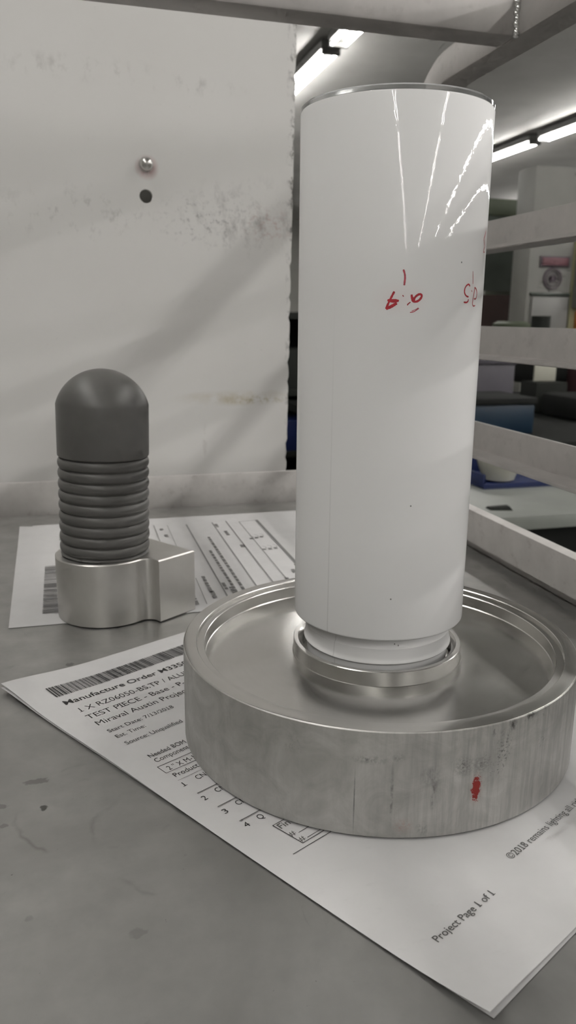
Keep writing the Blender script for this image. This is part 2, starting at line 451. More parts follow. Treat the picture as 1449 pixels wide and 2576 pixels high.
for x0 in (XR, XL - .0254):
    bar('front_post', (x0, YF, FZ), (x0 + .0254, YF + .0254, .378))
    bar('shelf_bearer', (XL + .005, .05, -.03), (XR - .005, .0754, -.0032)) if x0 == XR else bar('shelf_bearer', (XL + .005, .70, -.03), (XR - .005, .7254, -.0032))
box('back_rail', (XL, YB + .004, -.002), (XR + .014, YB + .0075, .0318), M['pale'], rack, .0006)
bar('cross_bar', (XL, .5438, .378), (XR, .5692, .4045))
# bent side tube: runs back along the top and curves down into the rear post
for x0 in (XR, XL - .0254):
    zc, yc, rb = .3905, .7127, .062
    path = [(x0 + T, YF, zc), (x0 + T, .3, zc), (x0 + T, yc - rb, zc)]
    for i in range(1, 13):
        a = i / 12 * PI / 2
        path.append((x0 + T, yc - rb + rb * math.sin(a), zc - rb + rb * math.cos(a)))
    path += [(x0 + T, yc, .1), (x0 + T, yc, FZ)]
    sweep_square('bent_side_tube', path, T, M['tube'], rack)
# weld bead in the corner of cross bar and side tube
bm = bmesh.new()
rng = random.Random(3)
zz = .3785
while zz < .4045:
    r_ = .0026 * rng.uniform(.8, 1.15)
    bmesh.ops.create_uvsphere(bm, u_segments=10, v_segments=6, radius=1, matrix=Matrix.Translation((XR - .0012 + rng.uniform(-.0006, .0006), .5432 + rng.uniform(-.0004, .0004), zz)) @ Matrix.Diagonal((r_, r_ * .8, r_ * .9, 1)))
    zz += .0017
from_bm('weld_bead', bm, M['weld'], rack, smooth=True)['label'] = 'shiny lumpy weld bead'

# ------------------------------------------------------------------ white back board
def make_board():
    b = thing('back_board', (0, .7975, .012), 'scuffed white board standing behind the shelf, bolted, with a drilled hole', 'board')
    bm = bmesh.new()
    outer = [(-.42, 0), (-.42, .6)]
    n = 120
    rr = random.Random(5)
    for i in range(n + 1):
        z = .6 - .6 * i / n
        x = .2243 + (z + .012) * .0153 + rr.choice((0, 0, 0, -.0006, -.0012, .0003)) * rr.random() * 1.5
        outer.append((x, z))
    def loop(pts):
        vs_ = [bm.verts.new((x, 0, z)) for x, z in pts]
        return [bm.edges.new((vs_[i], vs_[(i + 1) % len(vs_)])) for i in range(len(vs_))]
    es = loop(outer)
    hc = (.0851, .2969 - .012)
    es += loop([(hc[0] + .0062 * math.cos(2 * PI * i / 40), hc[1] + .0062 * math.sin(2 * PI * i / 40)) for i in range(40)])
    bmesh.ops.triangle_fill(bm, use_beauty=True, edges=es)
    # drop any faces that filled the drilled hole
    bad = [f for f in bm.faces if (f.calc_center_median() - Vector((hc[0], 0, hc[1]))).length < .0055]
    bmesh.ops.delete(bm, geom=bad, context='FACES_ONLY')
    ret = bmesh.ops.extrude_face_region(bm, geom=list(bm.faces))
    for v in [g for g in ret['geom'] if isinstance(g, bmesh.types.BMVert)]: v.co.y += .006
    o = from_bm('panel', bm, M['board'], b)
    # shift so that material coordinates read as shelf coordinates
    o.data.transform(Matrix.Translation((0, 0, .012))); o.location.z = -.012
    bx = (.0861, .3246 - .012)
    wz = lathe('washer', [(.0035, -.0008), (.0066, -.0008), (.0068, 0), (.0066, .0006), (.0035, .0006)], M['zinc'], b, seg=40, closed=True)
    dm = lathe('bolt_head', [(0, .0066), (.002, .0064), (.0042, .0055), (.0056, .0038), (.0061, .0018), (.0061, .0006), (0, .0006)], M['zinc'], b, seg=40)
    for q in (wz, dm):
        q.location = (bx[0], -.0008, bx[1]); q.rotation_euler = (PI / 2, 0, 0)
make_board()

# ------------------------------------------------------------------ papers
A0 = Vector((-.03947, .39424)); U = Vector((.86081, .50893)); V = Vector((.50893, -.86081))
Ut = (U + V * .06).normalized()
ang_t = math.atan2(Ut.y, Ut.x)
def P(s, t): return A0 + U * s + V * t
def sheet(name, corner, du, dv, w_, h_, zf, nu=44, nv=56):
    bm = bmesh.new(); g = []
    for j in range(nv + 1):
        row = []
        for i in range(nu + 1):
            p = corner + du * (w_ * i / nu) + dv * (h_ * j / nv)
            row.append(bm.verts.new((p.x, p.y, zf(w_ * i / nu, h_ * j / nv))))
        g.append(row)
    for j in range(nv):
        for i in range(nu): bm.faces.new((g[j][i], g[j + 1][i], g[j + 1][i + 1], g[j][i + 1]))
    ret = bmesh.ops.extrude_face_region(bm, geom=list(bm.faces))
    for v in [q for q in ret['geom'] if isinstance(q, bmesh.types.BMVert)]: v.co.z -= .00012
    return from_bm(name, bm, M['paper'], None, smooth=False, angle=30)
W8, H11 = .2159, .2794
def curlA(s, t):
    return .0035 * math.exp(-((s / .030) ** 2) - ((t / .032) ** 2)) + .0012 * math.exp(-(s / .006) ** 2) * math.exp(-((t - .09) / .05) ** 2)
def top_z(s, t):
    return .00062 + curlA(s, t) + .0016 * math.exp(-((s / .03) ** 2) - (((t - H11) / .02) ** 2)) + .0008 * math.exp(-((t - H11) / .006) ** 2)
def low_z(s, t):
    return .00025 + .55 * curlA(s, t) + .0002 * math.exp(-((t - H11) / .006) ** 2)
front = sheet('printed_sheet', A0, Ut, V, W8, H11, top_z)
tag(front, 'white printed manufacture order sheet lying under the round aluminium disc', 'paper')
und = sheet('printed_sheet', A0 + U * -.0004 + V * .0006, Ut, (V + U * .006).normalized(), W8, H11, low_z)
tag(und, 'lower white sheet peeking out along the edges beneath the manufacture order', 'paper')

# text ---------------------------------------------------------------
CAP = .7
def text_mesh(s, bold=0.0, serif=True):
    cu = bpy.data.curves.new('txt', 'FONT'); cu.body = s; cu.size = 1.0; cu.resolution_u = 3
    cu.offset = bold
    o = bpy.data.objects.new('txt', cu); C.objects.link(o)
    dg = bpy.context.evaluated_depsgraph_get()
    me = bpy.data.meshes.new_from_object(o.evaluated_get(dg))
    ser = []
    if serif:
        for i, ch in enumerate(s):
            if ch in '1I':
                g = extent(text_mesh(ch, bold, False)); wch = g[1] - g[0]
                end = extent(text_mesh(s[:i + 1], bold, False))[1]
                cx_ = end - wch / 2 if ch == 'I' else end - .05
                ser += [(cx_, 0)] + ([(cx_, CAP)] if ch == 'I' else [])
    if ser:
        bm = bmesh.new(); bm.from_mesh(me)
        for cx_, y0 in ser:
            ya, yb = (0, .07) if y0 == 0 else (y0 - .07, y0)
            bm.faces.new([bm.verts.new(q) for q in ((cx_ - .17, ya, 0), (cx_ + .17, ya, 0), (cx_ + .17, yb, 0), (cx_ - .17, yb, 0))])
        bm.to_mesh(me); bm.free()
    bpy.data.objects.remove(o); bpy.data.curves.remove(cu)
    return me
def extent(me):
    xs = [v.co.x for v in me.vertices]; ys = [v.co.y for v in me.vertices]
    return min(xs), max(xs), min(ys), max(ys)
CAP = extent(text_mesh('H'))[3]
def put_text(name, s, pos, ang, cap, width, sub=None, mat='ink', bold=0.0, z=.0009, parent=front):
    me = text_mesh(s, bold)
    e = extent(me if sub is None else text_mesh(sub, bold))
    sx = width / (e[1] - e[0]); sy = cap / CAP
    R_ = Matrix.Rotation(ang, 4, 'Z')
    me.transform(Matrix.Translation((pos.x, pos.y, 0)) @ R_ @ Matrix.Diagonal((sx, sy, 1, 1)) @ Matrix.Translation((-e[0], 0, 0)))
    for v in me.vertices: v.co.z = paper_z(v.co.x, v.co.y)
    return link(name, me, M[mat], parent)
mm = .001
def paper_z(x, y):
    d = Vector((x, y)) - A0; return top_z(d.dot(U), d.dot(V)) + .00022
def line(s, a, b, wid, mat='ink', name='ruled_line', z=.0009, parent=front):
    pa, pb = a, b
    d = (pb - pa).normalized(); n = Vector((-d.y, d.x)) * wid / 2
    bm = bmesh.new()
    bm.faces.new([bm.verts.new((q.x, q.y, z)) for q in (pa - n, pb - n, pb + n, pa + n)])
    return from_bm(name, bm, M[mat], parent)
TX = [('Manufacture Order M3350', 13.63, 39.3, 4.3, 70.6, 'Manufacture Order M335', 'ink', .012),
      ('1 X RZ06050-BS.TP / ALUMINUM', 15.1, 50.0, 4.3, 46.8, '1 X RZ06050-BS.TP', 'ink', .0),
      ('TEST PIECE - Base - P-1', 14.3, 58.6, 4.3, 46.2, 'TEST PIECE - Base', 'ink', .0),
      ('Miraval Austin Project', 14.3, 66.7, 4.3, 33.6, 'Miraval Austin', 'ink', .0),
      ('Start Date: 7/13/2018', 14.15, 75.8, 3.0, 36.1, None, 'ink', .0),
      ('Est. Time:', 14.0, 82.5, 3.0, 15.4, None, 'ink', .0),
      ('Source: Unqualified', 13.7, 90.3, 3.0, 30.6, None, 'ink', .0),
      ('Needed BOM', 14.5, 106.6, 3.1, 19.1, None, 'ink', .0),
      ('Components', 14.2, 111.3, 3.1, 17.6, 'Component', 'ink', .0),
      ('2 " X M-1', 14.4, 120.0, 3.2, 12.4, '2 " X M-', 'ink', .0),
      ('Product', 13.0, 126.0, 3.1, 12.2, None, 'ink', .0),
      ('1', 10.9, 133.7, 3.0, 1.9, None, 'ink', .0), ('CNC', 18.3, 133.9, 3.0, 4.7, 'CN', 'ink', .0),
      ('2', 10.7, 147.0, 3.0, 1.9, None, 'ink', .0), ('CN', 18.0, 146.5, 3.0, 4.7, None, 'ink', .0),
      ('3', 10.7, 159.3, 3.0, 1.9, None, 'ink', .0), ('CN', 17.9, 158.9, 3.0, 4.7, None, 'ink', .0),
      ('4', 10.7, 171.3, 3.0, 2.1, None, 'ink', .0), ('Q', 17.5, 171.5, 3.0, 2.6, None, 'ink', .0),
      ('Fin', 19.2, 181.2, 3.0, 5.0, None, 'inkg', .01), ('#', 18.6, 187.0, 2.6, 2.6, None, 'inkg', .0), ('#', 19.0, 191.6, 2.6, 2.6, None, 'inkg', .0),
      ('\u00a92018 remains lighting all rights reserved', 64.2, 251.8, 2.9, 44.5, '\u00a92018 remains lighting all', 'inkg', .0),
      ('Project Page 1 of 1', 13.0, 254.4, 2.7, 31.7, None, 'inkg', .006),
      ('Project: Project', 84.0, 257.6, 2.6, 26.0, None, 'inkf', .0)]
for s, a, b, cap, wd, sub, mt, bo in TX:
    put_text('printed_text', s, P(a * mm, b * mm), ang_t, cap * mm, wd * mm, sub, mt, bo)
# barcode of the order number
rr = random.Random(11); s = 14.0
bm = bmesh.new()
while s < 112:
    wb = rr.choice((.3, .3, .55, .85))
    a_ = P(s * mm, (18.9 + .03 * (s - 14)) * mm); b_ = P(s * mm, (30.0 + .03 * (s - 14)) * mm); d = Ut * wb * mm
    bm.faces.new([bm.verts.new((q.x, q.y, paper_z(q.x, q.y) + .0001)) for q in (a_, b_, b_ + d, a_ + d)])
    s += wb + rr.choice((.3, .35, .6))
from_bm('barcode', bm, M['ink'], front)
def seg(a, b, wd, mat='ink'): line(None, P(a[0] * mm, a[1] * mm), P(b[0] * mm, b[1] * mm), wd * mm, mat)
seg((12.0, 114.5), (40, 116.5), .28); seg((12.0, 120.9), (40, 122.7), .28); seg((12.1, 114.4), (11.9, 121), .28)
seg((11.9, 128.6), (40, 130.4), .16, 'inkg')
for a_, b_ in (((11.7, 141.2), (40, 142.9)), ((11.5, 153.8), (40, 155.6)), ((11.3, 166.5), (40, 168.2))):
    seg(a_, b_, .3); seg((a_[0] - .1, a_[1] + .55), (b_[0], b_[1] + .55), .12, 'inkg')
seg((18.3, 177.5), (40, 179), .3); seg((18.3, 177.4), (18.75, 192.6), .34); seg((18.7, 192.5), (45, 194.2), .3)
seg((22.1, 187.3), (40, 188.4), .25); seg((22.3, 191.5), (40, 192.6), .25); seg((11.75, 194.2), (45, 196.6), .3)

# back sheet ----------------------------------------------------------
BX0, BY0 = -.041, .480
def bz(s, t): return .0004 + .0012 * math.exp(-((s) / .01) ** 2) * math.exp(-((t - .245) / .03) ** 2)
bk = sheet('printed_sheet', Vector((BX0, BY0)), Vector((.9998, -.012)), Vector((-.018, .9998)), H11, .2445, bz)
tag(bk, 'white printed sheet lying under the grey domed part at the back of the shelf', 'paper')
bk2 = sheet('printed_sheet', Vector((BX0 + .008, BY0 + .006)), Vector((1, -.004)), Vector((-.006, 1)), H11, .2445, lambda s, t: .00018)
tag(bk2, 'second white sheet showing its far edge beneath the back printed sheet', 'paper')
def bl(x0, y0, x1, y1, wd, mat='inkb', name='ruled_line'): line(None, Vector((x0, y0)), Vector((x1, y1)), wd, mat, name, .0009, bk)
for x, y0, y1, wd in ((.1007, .4985, .6985, .0011), (.125, .50, .7002, .0009), (.1385, .50, .7028, .0009), (.150, .50, .697, .0006), (.1675, .50, .6997, .0024), (.0605, .62, .706, .0006), (.0715, .61, .702, .0006), (.0835, .62, .70, .0004), (.0845, .49, .545, .0005), (.0735, .49, .53, .0008)):
    bl(x + .0008, y1, x - .0006, y0, wd)
bl(.151, .697, .1675, .6995, .0006)
rr = random.Random(4)
def smudge_words(x, y0, y1, wd):            # rows of print too soft to read
    y = y0
    while y > y1:
        L = rr.uniform(.003, .009)
        bl(x, y, x, max(y1, y - L), wd, 'inkb', 'blurred_print'); y -= L + rr.uniform(.0012, .002)
for x, y0, y1, wd in ((.114, .652, .505, .0022), (.108, .612, .50, .0022), (.128, .694, .683, .0028), (.132, .668, .654, .003), (.137, .622, .614, .004), (.0655, .703, .69, .003), (.0775, .69, .684, .003), (.079, .669, .66, .003),
                      (.091, .548, .512, .0026), (.0915, .515, .5, .003), (.0775, .528, .49, .0028), (.1025, .53, .515, .0024), (.106, .52, .5, .0024), (.149, .64, .636, .003), (.154, .642, .638, .003), (.159, .644, .64, .003),
                      (.152, .606, .601, .003), (.157, .607, .602, .003), (.162, .608, .603, .003), (.16, .548, .54, .003), (.166, .56, .55, .003), (.172, .57, .556, .003), (.15, .53, .52, .003), (-.0085, .686, .672, .0045), (.003, .69, .676, .0045)):
    smudge_words(x, y0, y1, wd)
for x, y0 in ((.1515, .648), (.1565, .65), (.1615, .652), (.1545, .614), (.1595, .616), (.1645, .617)):
    bl(x - .002, y0, x + .0002, y0 - .004, .0004); bl(x + .0002, y0 - .004, x - .0004, y0 - .009, .0004)
bm = bmesh.new(); y = .6005
while y > .498:
    wb = rr.choice((.0007, .0011, .002))
    bm.faces.new([bm.verts.new((a, b, .0009)) for a, b in ((-.0215, y), (-.0005, y), (-.0005, y - wb), (-.0215, y - wb))])
    y -= wb + rr.choice((.0007, .001, .0018))
from_bm('barcode', bm, M['inkb'], bk)

# ------------------------------------------------------------------ turned disc and white cylinder
CXY = (.1333, .3162)
Z0 = .0011
H = .0436
disc = lathe('turned_disc', [(r_, z_ - .0003 if .03 < z_ < .0431 else z_) for r_, z_ in [(0, 0), (.0882, 0), (.089, .0008), (.089, H - .0005), (.0886, H - .0001), (.0883, H), (.0832, H), (.0829, H - .0003), (.0829, H - .0011), (.0797, H - .0012), (.0794, H - .0015),
                             (.0794, .0366), (.0790, .0362), (.0786, .0363), (.0390, .0363), (.0386, .0361), (.0385, .0366), (.0385, .0426), (.0382, .0429), (.0364, .0429), (.0343, .0412), (.0342, .0375), (.0335, .0365), (0, .0365)]], M['disc'], seg=256, angle=25)
disc.location = (*CXY, Z0)
tag(disc, 'heavy round aluminium disc with recessed top and raised centre ring, red smear on side', 'metal disc')

cyl = thing('acrylic_cylinder', (*CXY, .0375), 'tall glossy white cylinder with red marker numbers standing in the aluminium disc', 'cylinder')
def body_prof():
    zb = .0572; zt = .2655; R = .0381
    pr = [(0, .0375), (.0318, .0375), (.0321, .0385), (.0323, .0440), (.0332, .0446), (.0336, .0451), (.0336, .0455), (.0332, .0461), (.0330, .0475), (.0328, .0498), (.0327, .0514), (.0320, .0522), (.0317, .0535), (.0317, .0572)]
    pr += [(.0364, .0572), (.0372, .0573)]
    for i in range(5):
        a = -PI / 2 + i / 4 * PI / 2
        pr.append((R - .0012 + .0012 * math.cos(a), zb + .0012 + .0012 * math.sin(a)))
    pr += [(R, .1), (R, .15), (R, .2), (R, zt - .0006), (R - .0002, zt - .0001), (R - .0006, zt), (.0335, zt), (.0330, zt - .004), (0, zt - .004)]
    return pr
o = lathe('body', body_prof(), M['white'], cyl, seg=256, angle=35); o.location = (0, 0, -.0375)
o = lathe('clear_rim', [(.0379, .26555), (.0380, .2670), (.0376, .2674), (.0352, .2674), (.0352, .26555)], M['clear'], cyl, seg=256, closed=True, angle=40)
o.location = (0, 0, -.0375); o['label'] = 'thin clear plastic rim'
INK = {"tick1": [[[-1.8452, 0.20476], [-1.8309, 0.2032], [-1.8264, 0.2018], [-1.8286, 0.2004], [-1.831, 0.19917]], 0.72], "tri1": [[[-1.9242, 0.19695], [-1.9507, 0.1949], [-1.9771, 0.19276], [-1.9989, 0.19061]], 0.78], "tri2": [[[-1.999, 0.19069], [-1.9472, 0.19159], [-1.8957, 0.19278]], 1.092], "tri3": [[[-1.8773, 0.1935], [-1.9112, 0.19384], [-1.9878, 0.19382]], 0.78], "tri4": [[[-1.9878, 0.19382], [-1.9394, 0.1933], [-1.8915, 0.19332]], 0.702], "dot1": [[[-1.8441, 0.19564], [-1.832, 0.19518]], 0.546],
       "loop1": [[[-1.7542, 0.19592], [-1.7496, 0.19461], [-1.7364, 0.19355], [-1.7064, 0.19339], [-1.6771, 0.19393], [-1.6534, 0.19512], [-1.6596, 0.19597], [-1.6848, 0.19595], [-1.7137, 0.19516], [-1.7369, 0.19391]], 0.858], "loop1b": [[[-1.7534, 0.19532], [-1.7373, 0.19426], [-1.7171, 0.19392]], 0.858], "tail1": [[[-1.7625, 0.19319], [-1.7861, 0.19247], [-1.7914, 0.192]], 0.429], "und1": [[[-1.7628, 0.18944], [-1.7217, 0.18982], [-1.6751, 0.19098]], 0.351], "und2": [[[-1.7467, 0.18999], [-1.7077, 0.19054], [-1.6814, 0.19119]], 0.234],
       "tick2": [[[-0.9991, 0.20513], [-0.9883, 0.20267], [-0.9822, 0.20041]], 0.3], "s2": [[[-1.0388, 0.19949], [-1.0649, 0.20019], [-1.1049, 0.19959], [-1.1278, 0.1983], [-1.1238, 0.19684], [-1.0943, 0.19589], [-1.0542, 0.19556]], 0.6], "s2b": [[[-1.1311, 0.19355], [-1.0873, 0.19347], [-1.0585, 0.19397], [-1.0553, 0.19471]], 0.6], "dot2": [[[-1.0048, 0.19807], [-0.9927, 0.19753]], 0.45], "n2": [[[-0.9338, 0.19937], [-0.9469, 0.19684], [-0.9637, 0.19423], [-0.9654, 0.19293], [-0.94, 0.1922], [-0.9024, 0.19249]], 0.45], "n2b": [[[-0.9334, 0.19926], [-0.8926, 0.19838], [-0.876, 0.1971], [-0.8843, 0.19542], [-0.915, 0.19483], [-0.938, 0.19518]], 0.45],
       "e3": [[[-0.6886, 0.22081], [-0.7207, 0.21923], [-0.7605, 0.21763], [-0.7374, 0.21624], [-0.7031, 0.21506], [-0.7391, 0.21367], [-0.7368, 0.21282], [-0.6935, 0.21295]], 0.4]}
def ink_stroke(bm, pts, wid):
    R = .03816
    # dense smooth polyline in (arc, z)
    q = [Vector((a * .0381, z)) for a, z in pts]
    if len(q) > 2:
        dn = []
        for i in range(len(q) - 1):
            p0, p1, p2, p3 = q[max(i - 1, 0)], q[i], q[i + 1], q[min(i + 2, len(q) - 1)]
            for k in range(6):
                t_ = k / 6
                dn.append(.5 * ((2 * p1) + (p2 - p0) * t_ + (2 * p0 - 5 * p1 + 4 * p2 - p3) * t_ ** 2 + (3 * p1 - p0 - 3 * p2 + p3) * t_ ** 3))
        dn.append(q[-1]); q = dn
    rr = random.Random(int(wid * 1000))
    L, Rr = [], []
    n = len(q)
    for i, p in enumerate(q):
        d = (q[min(i + 1, n - 1)] - q[max(i - 1, 0)])
        d = d.normalized() if d.length > 0 else Vector((1, 0))
        nn = Vector((-d.y, d.x)) * wid * .0005 * rr.uniform(.85, 1.1) * (.7 if i in (0, n - 1) else 1)
        for lst, s_ in ((L, 1), (Rr, -1)):
            e = p + nn * s_; th = e.x / .0381
            lst.append(bm.verts.new((R * math.cos(th), R * math.sin(th), e.y)))
    for i in range(n - 1): bm.faces.new((L[i], L[i + 1], Rr[i + 1], Rr[i]))
def ink(name, keys, mat):
    bm = bmesh.new()
    for k in keys: ink_stroke(bm, *INK[k])
    o = from_bm(name, bm, M[mat], cyl); o.location = (0, 0, -.0375); return o
ink('marker_tick', ['tick1'], 'redl'); ink('marker_number', ['tri1', 'tri2', 'tri3', 'tri4', 'dot1', 'loop1', 'loop1b', 'tail1'], 'red'); ink('marker_underline', ['und1', 'und2'], 'redl')
ink('marker_tick', ['tick2'], 'red'); ink('marker_number', ['s2', 's2b', 'dot2', 'n2', 'n2b'], 'red'); ink('marker_number', ['e3'], 'red')

# ------------------------------------------------------------------ grey domed part on its machined foot
def rotp(x, y):      # measured in a frame turned 4.2 degrees from the rack
    a = math.radians(4.2); return (x * math.cos(a) + y * math.sin(a), -x * math.sin(a) + y * math.cos(a))
G = Vector(rotp(-.0168, .4955)); FC = Vector(rotp(.0161, .4686)); RC = Vector(rotp(.0394, .487))
ev = (RC - FC).normalized(); nv = Vector((-ev.y, ev.x)); BW = (RC - FC).length
GH = .0400
foot = thing('machined_foot', (G.x, G.y, .0009), 'satin aluminium foot with round front and square block, under the grey dome', 'metal block')
def foot_outline():
    R = .0309; c = Vector(((G - FC).dot(ev), (G - FC).dot(nv)))       # circle centre in (e, n)
    rf = .007
    # concave fillet tangent to the face e = 0 (left of it) and to the circle
    fe = -rf
    dn = math.sqrt((R + rf) ** 2 - (c.x - fe) ** 2)
    f1 = Vector((fe, c.y - dn)); f2 = Vector((fe, c.y + dn))
    pts = [Vector((0.0, 0.0)), Vector((BW, 0.0)), Vector((BW, 2 * c.y)), Vector((0.0, 2 * c.y))]
    t2 = c + (f2 - c) * (R / (R + rf)); t1 = c + (f1 - c) * (R / (R + rf))
    def arc(ctr, rad, a0, a1, n):
        return [ctr + Vector((math.cos(a0 + (a1 - a0) * i / n), math.sin(a0 + (a1 - a0) * i / n))) * rad for i in range(n + 1)]
    a_ = math.atan2(t2.y - f2.y, t2.x - f2.x)
    if a_ > 0: a_ -= 2 * PI
    pts += arc(f2, rf, 0, a_, 12)
    a0 = math.atan2(t2.y - c.y, t2.x - c.x); a1 = math.atan2(t1.y - c.y, t1.x - c.x) 
    if a1 < a0: a1 += 2 * PI
    pts += arc(c, R, a0, a1, 90)[1:]
    a_ = math.atan2(t1.y - f1.y, t1.x - f1.x)
    if a_ < 0: a_ += 2 * PI
    pts += arc(f1, rf, a_, 0, 12)[1:]
    return [FC + ev * p.x + nv * p.y - G for p in pts]
bm = bmesh.new()
ol = foot_outline()
lev = [(0.0, .9975), (.0006, 1.0), (GH - .0007, 1.0), (GH, .982)]
rings = [[bm.verts.new((p.x * k, p.y * k, z)) for p in ol] for z, k in lev]
n = len(ol)
for a_, b_ in zip(rings, rings[1:]):
    for i in range(n): bm.faces.new((a_[i], a_[(i + 1) % n], b_[(i + 1) % n], b_[i]))
bm.faces.new(rings[0]); bm.faces.new(rings[-1])
from_bm('block', bm, M['alu'], foot, angle=28)

right_dir = Vector((R2.x, R2.y)).normalized()
dome = thing('ribbed_dome', (G.x + right_dir.x * .0003, G.y + right_dir.y * .0003, .0009 + GH + .0002), 'dark grey ribbed plastic cylinder with domed top on the aluminium foot', 'plastic part')
pr = [(0, 0), (.0272, 0), (.0274, .0006)]
z = .0016
NR = 9; pitch_r = (.1025 - .0425) / NR
RG = .0279
for k in range(NR):
    zc_ = .0016 + pitch_r * (k + .5)
    for i in range(9):
        a = -PI / 2 + PI * i / 8
        pr.append((RG - .0018 + .0018 * math.cos(a), zc_ + (pitch_r / 2 - .0002) * math.sin(a)))
zs = .0016 + pitch_r * NR
pr += [(RG - .0006, zs + .0004), (RG - .0001, zs + .001), (RG, zs + .0018), (RG, .0937)]
# domed cap, flatter than a hemisphere
hd = .1150 - .0940
rs = (RG ** 2 + hd ** 2) / (2 * hd)
a0 = math.asin(min(1, RG / rs)) if hd <= RG else PI - math.asin(RG / rs)
for i in range(1, 25):
    a = a0 * (1 - i / 24)
    pr.append((rs * math.sin(a), .1150 - rs + rs * math.cos(a)))
pr[-1] = (0, .1150)
lathe('body', pr, M['grey'], dome, seg=128, angle=24)
dome.rotation_euler = (0, math.radians(1.5), 0)

# ------------------------------------------------------------------ the shop behind the rack
# bench beside the rack
bn = thing('work_bench', (1.3, 1.5, FZ), 'grey laminate work bench seen between the lowest rack rails', 'bench')
def bpart(name, a, b, mat, bev=.002): 
    return box(name, (a[0] - 1.3, a[1] - 1.5, a[2] - FZ), (b[0] - 1.3, b[1] - 1.5, b[2] - FZ), M[mat], bn, bev)
bpart('top', (.55, 1.215, -.187), (2.3, 1.75, -.16), 'bench')
bpart('apron', (.6, 1.25, -.25), (2.25, 1.27, -.189), 'dark')
bpart('lower_shelf', (.6, 1.1, -.27), (2.25, 1.7, -.25), 'bench')
for x in (.62, 2.2):
    for y_ in (1.13, 1.67): bpart('leg', (x, y_, FZ), (x + .04, y_ + .04, -.27), 'dk2')
tray = thing('blue_tray', (.96, 1.52, -.1598), 'royal blue open tray on the grey bench holding a cream bowl', 'tray')
for nm, a, b in (('tray_floor', (-.125, -.085, 0), (.125, .085, .004)), ('tray_wall', (-.125, -.085, .004), (.125, -.08, .012)), ('tray_wall', (-.125, .08, .004), (.125, .085, .05)), ('tray_wall', (-.125, -.08, .004), (-.12, .08, .03)), ('tray_wall', (.12, -.08, .004), (.125, .08, .014))):
    box(nm, a, b, M['navy'], tray, .001)
bowl = lathe('cream_bowl', [(0, 0), (.026, 0), (.034, .004), (.052, .055), (.054, .056), (.050, .054), (.032, .007), (0, .004)], M['cream'], seg=48)
bowl.location = (.905, 1.50, -.1555); tag(bowl, 'cream flared bowl standing in the blue tray', 'bowl')
wd = bmesh.new(); 
vs_ = [wd.verts.new(v) for v in ((-.02, 0, 0), (.02, -.012, 0), (.024, .012, 0), (-.02, .02, 0), (-.018, .002, .004), (.016, -.006, .007), (.018, .008, .007), (-.018, .016, .004))]
for q in ((0, 1, 2, 3), (4, 5, 6, 7), (0, 1, 5, 4), (1, 2, 6, 5), (2, 3, 7, 6), (3, 0, 4, 7)): wd.faces.new([vs_[i] for i in q])
o = from_bm('metal_offcut', wd, M['dk2']); o.location = (.775, 1.268, -.1598); tag(o, 'small dark wedge-shaped offcut lying on the grey bench', 'offcut')

# blue crate and dark machinery further back
def frame_of(name, loc, label, cat): return thing(name, loc, label, cat)
st = thing('stock_table', (1.7, 2.3, FZ), 'black-painted machine table behind the bench carrying blue crate and boxes', 'table')
box('top', (-.9, -.55, .77), (.9, .6, .80), M['dark'], st, .004)
box('cabinet_body', (-.85, -.45, 0), (.85, .55, .77), M['dk2'], st, .004)
ST = FZ + .8004
cr_ = thing('blue_crate', (1.13, 1.99, ST), 'dark blue plastic crate with black rim between the rack rails', 'crate')
box('crate_body', (-.16, -.1, 0), (.11, .1, .082), M['blue'], cr_, .006)
box('crate_rim', (-.165, -.105, .0822), (.115, .105, .100), M['dark'], cr_, .004)
pb = thing('storage_box', (1.30, 2.30, ST), 'mauve grey storage box left of the dark machine', 'box')
box('box_body', (-.14, -.1, 0), (.06, .1, .17), M['purple'], pb, .004); box('box_lid', (-.145, -.105, .1702), (.065, .105, .195), M['purple'], pb, .004)
mc = thing('drill_press', (1.70, 2.62, ST), 'black drill press with column and round motor housing behind the rails', 'machine')
box('base_plate', (-.2, -.15, 0), (.2, .15, .03), M['dark'], mc, .005)
o = lathe('column', [(0, .03), (.035, .03), (.035, .32), (0, .32)], M['dk2'], mc, seg=24); o.location = (.05, .06, 0)
box('head', (-.09, -.16, .08), (.12, .1, .20), M['dark'], mc, .02)
o = lathe('motor', [(0, 0), (.06, 0), (.07, .01), (.07, .09), (.05, .1), (0, .1)], M['olive'], mc, seg=32); o.location = (-.08, .05, .2002)
o = lathe('chuck', [(0, .035), (.012, .035), (.024, .06), (.024, .0798), (0, .0798)], M['zinc'], mc, seg=24); o.location = (.02, -.1, 0)
bmx = thing('gear_housing', (1.62, 2.2, ST), 'low black gear housing in front of the drill press, right of the blue crate', 'machine')
box('housing', (-.10, -.1, 0), (.42, .1, .075), M['dark'], bmx, .02); box('cover_plate', (-.06, -.104, .012), (.36, -.1005, .062), M['dk2'], bmx, .001)
cp = box('paper_card', (-.042, -.003, 0), (.042, .003, .06), M['cream'], None, .001); cp.location = (1.58, 2.37, ST + .103); tag(cp, 'small cream card above the dark machine, under the rail', 'card')
cb2 = box('card_box', (-.06, -.05, 0), (.06, .05, .1022), M['dk2'], None, .004); cb2.location = (1.58, 2.37, ST); tag(cb2, 'low dark box the cream card stands on', 'box')
mr = box('maroon_toolbox', (-.06, -.06, 0), (.10, .06, .15), M['maroon'], None, .006); mr.location = (1.76, 2.36, ST); tag(mr, 'maroon toolbox at the right picture edge between the rails', 'toolbox')

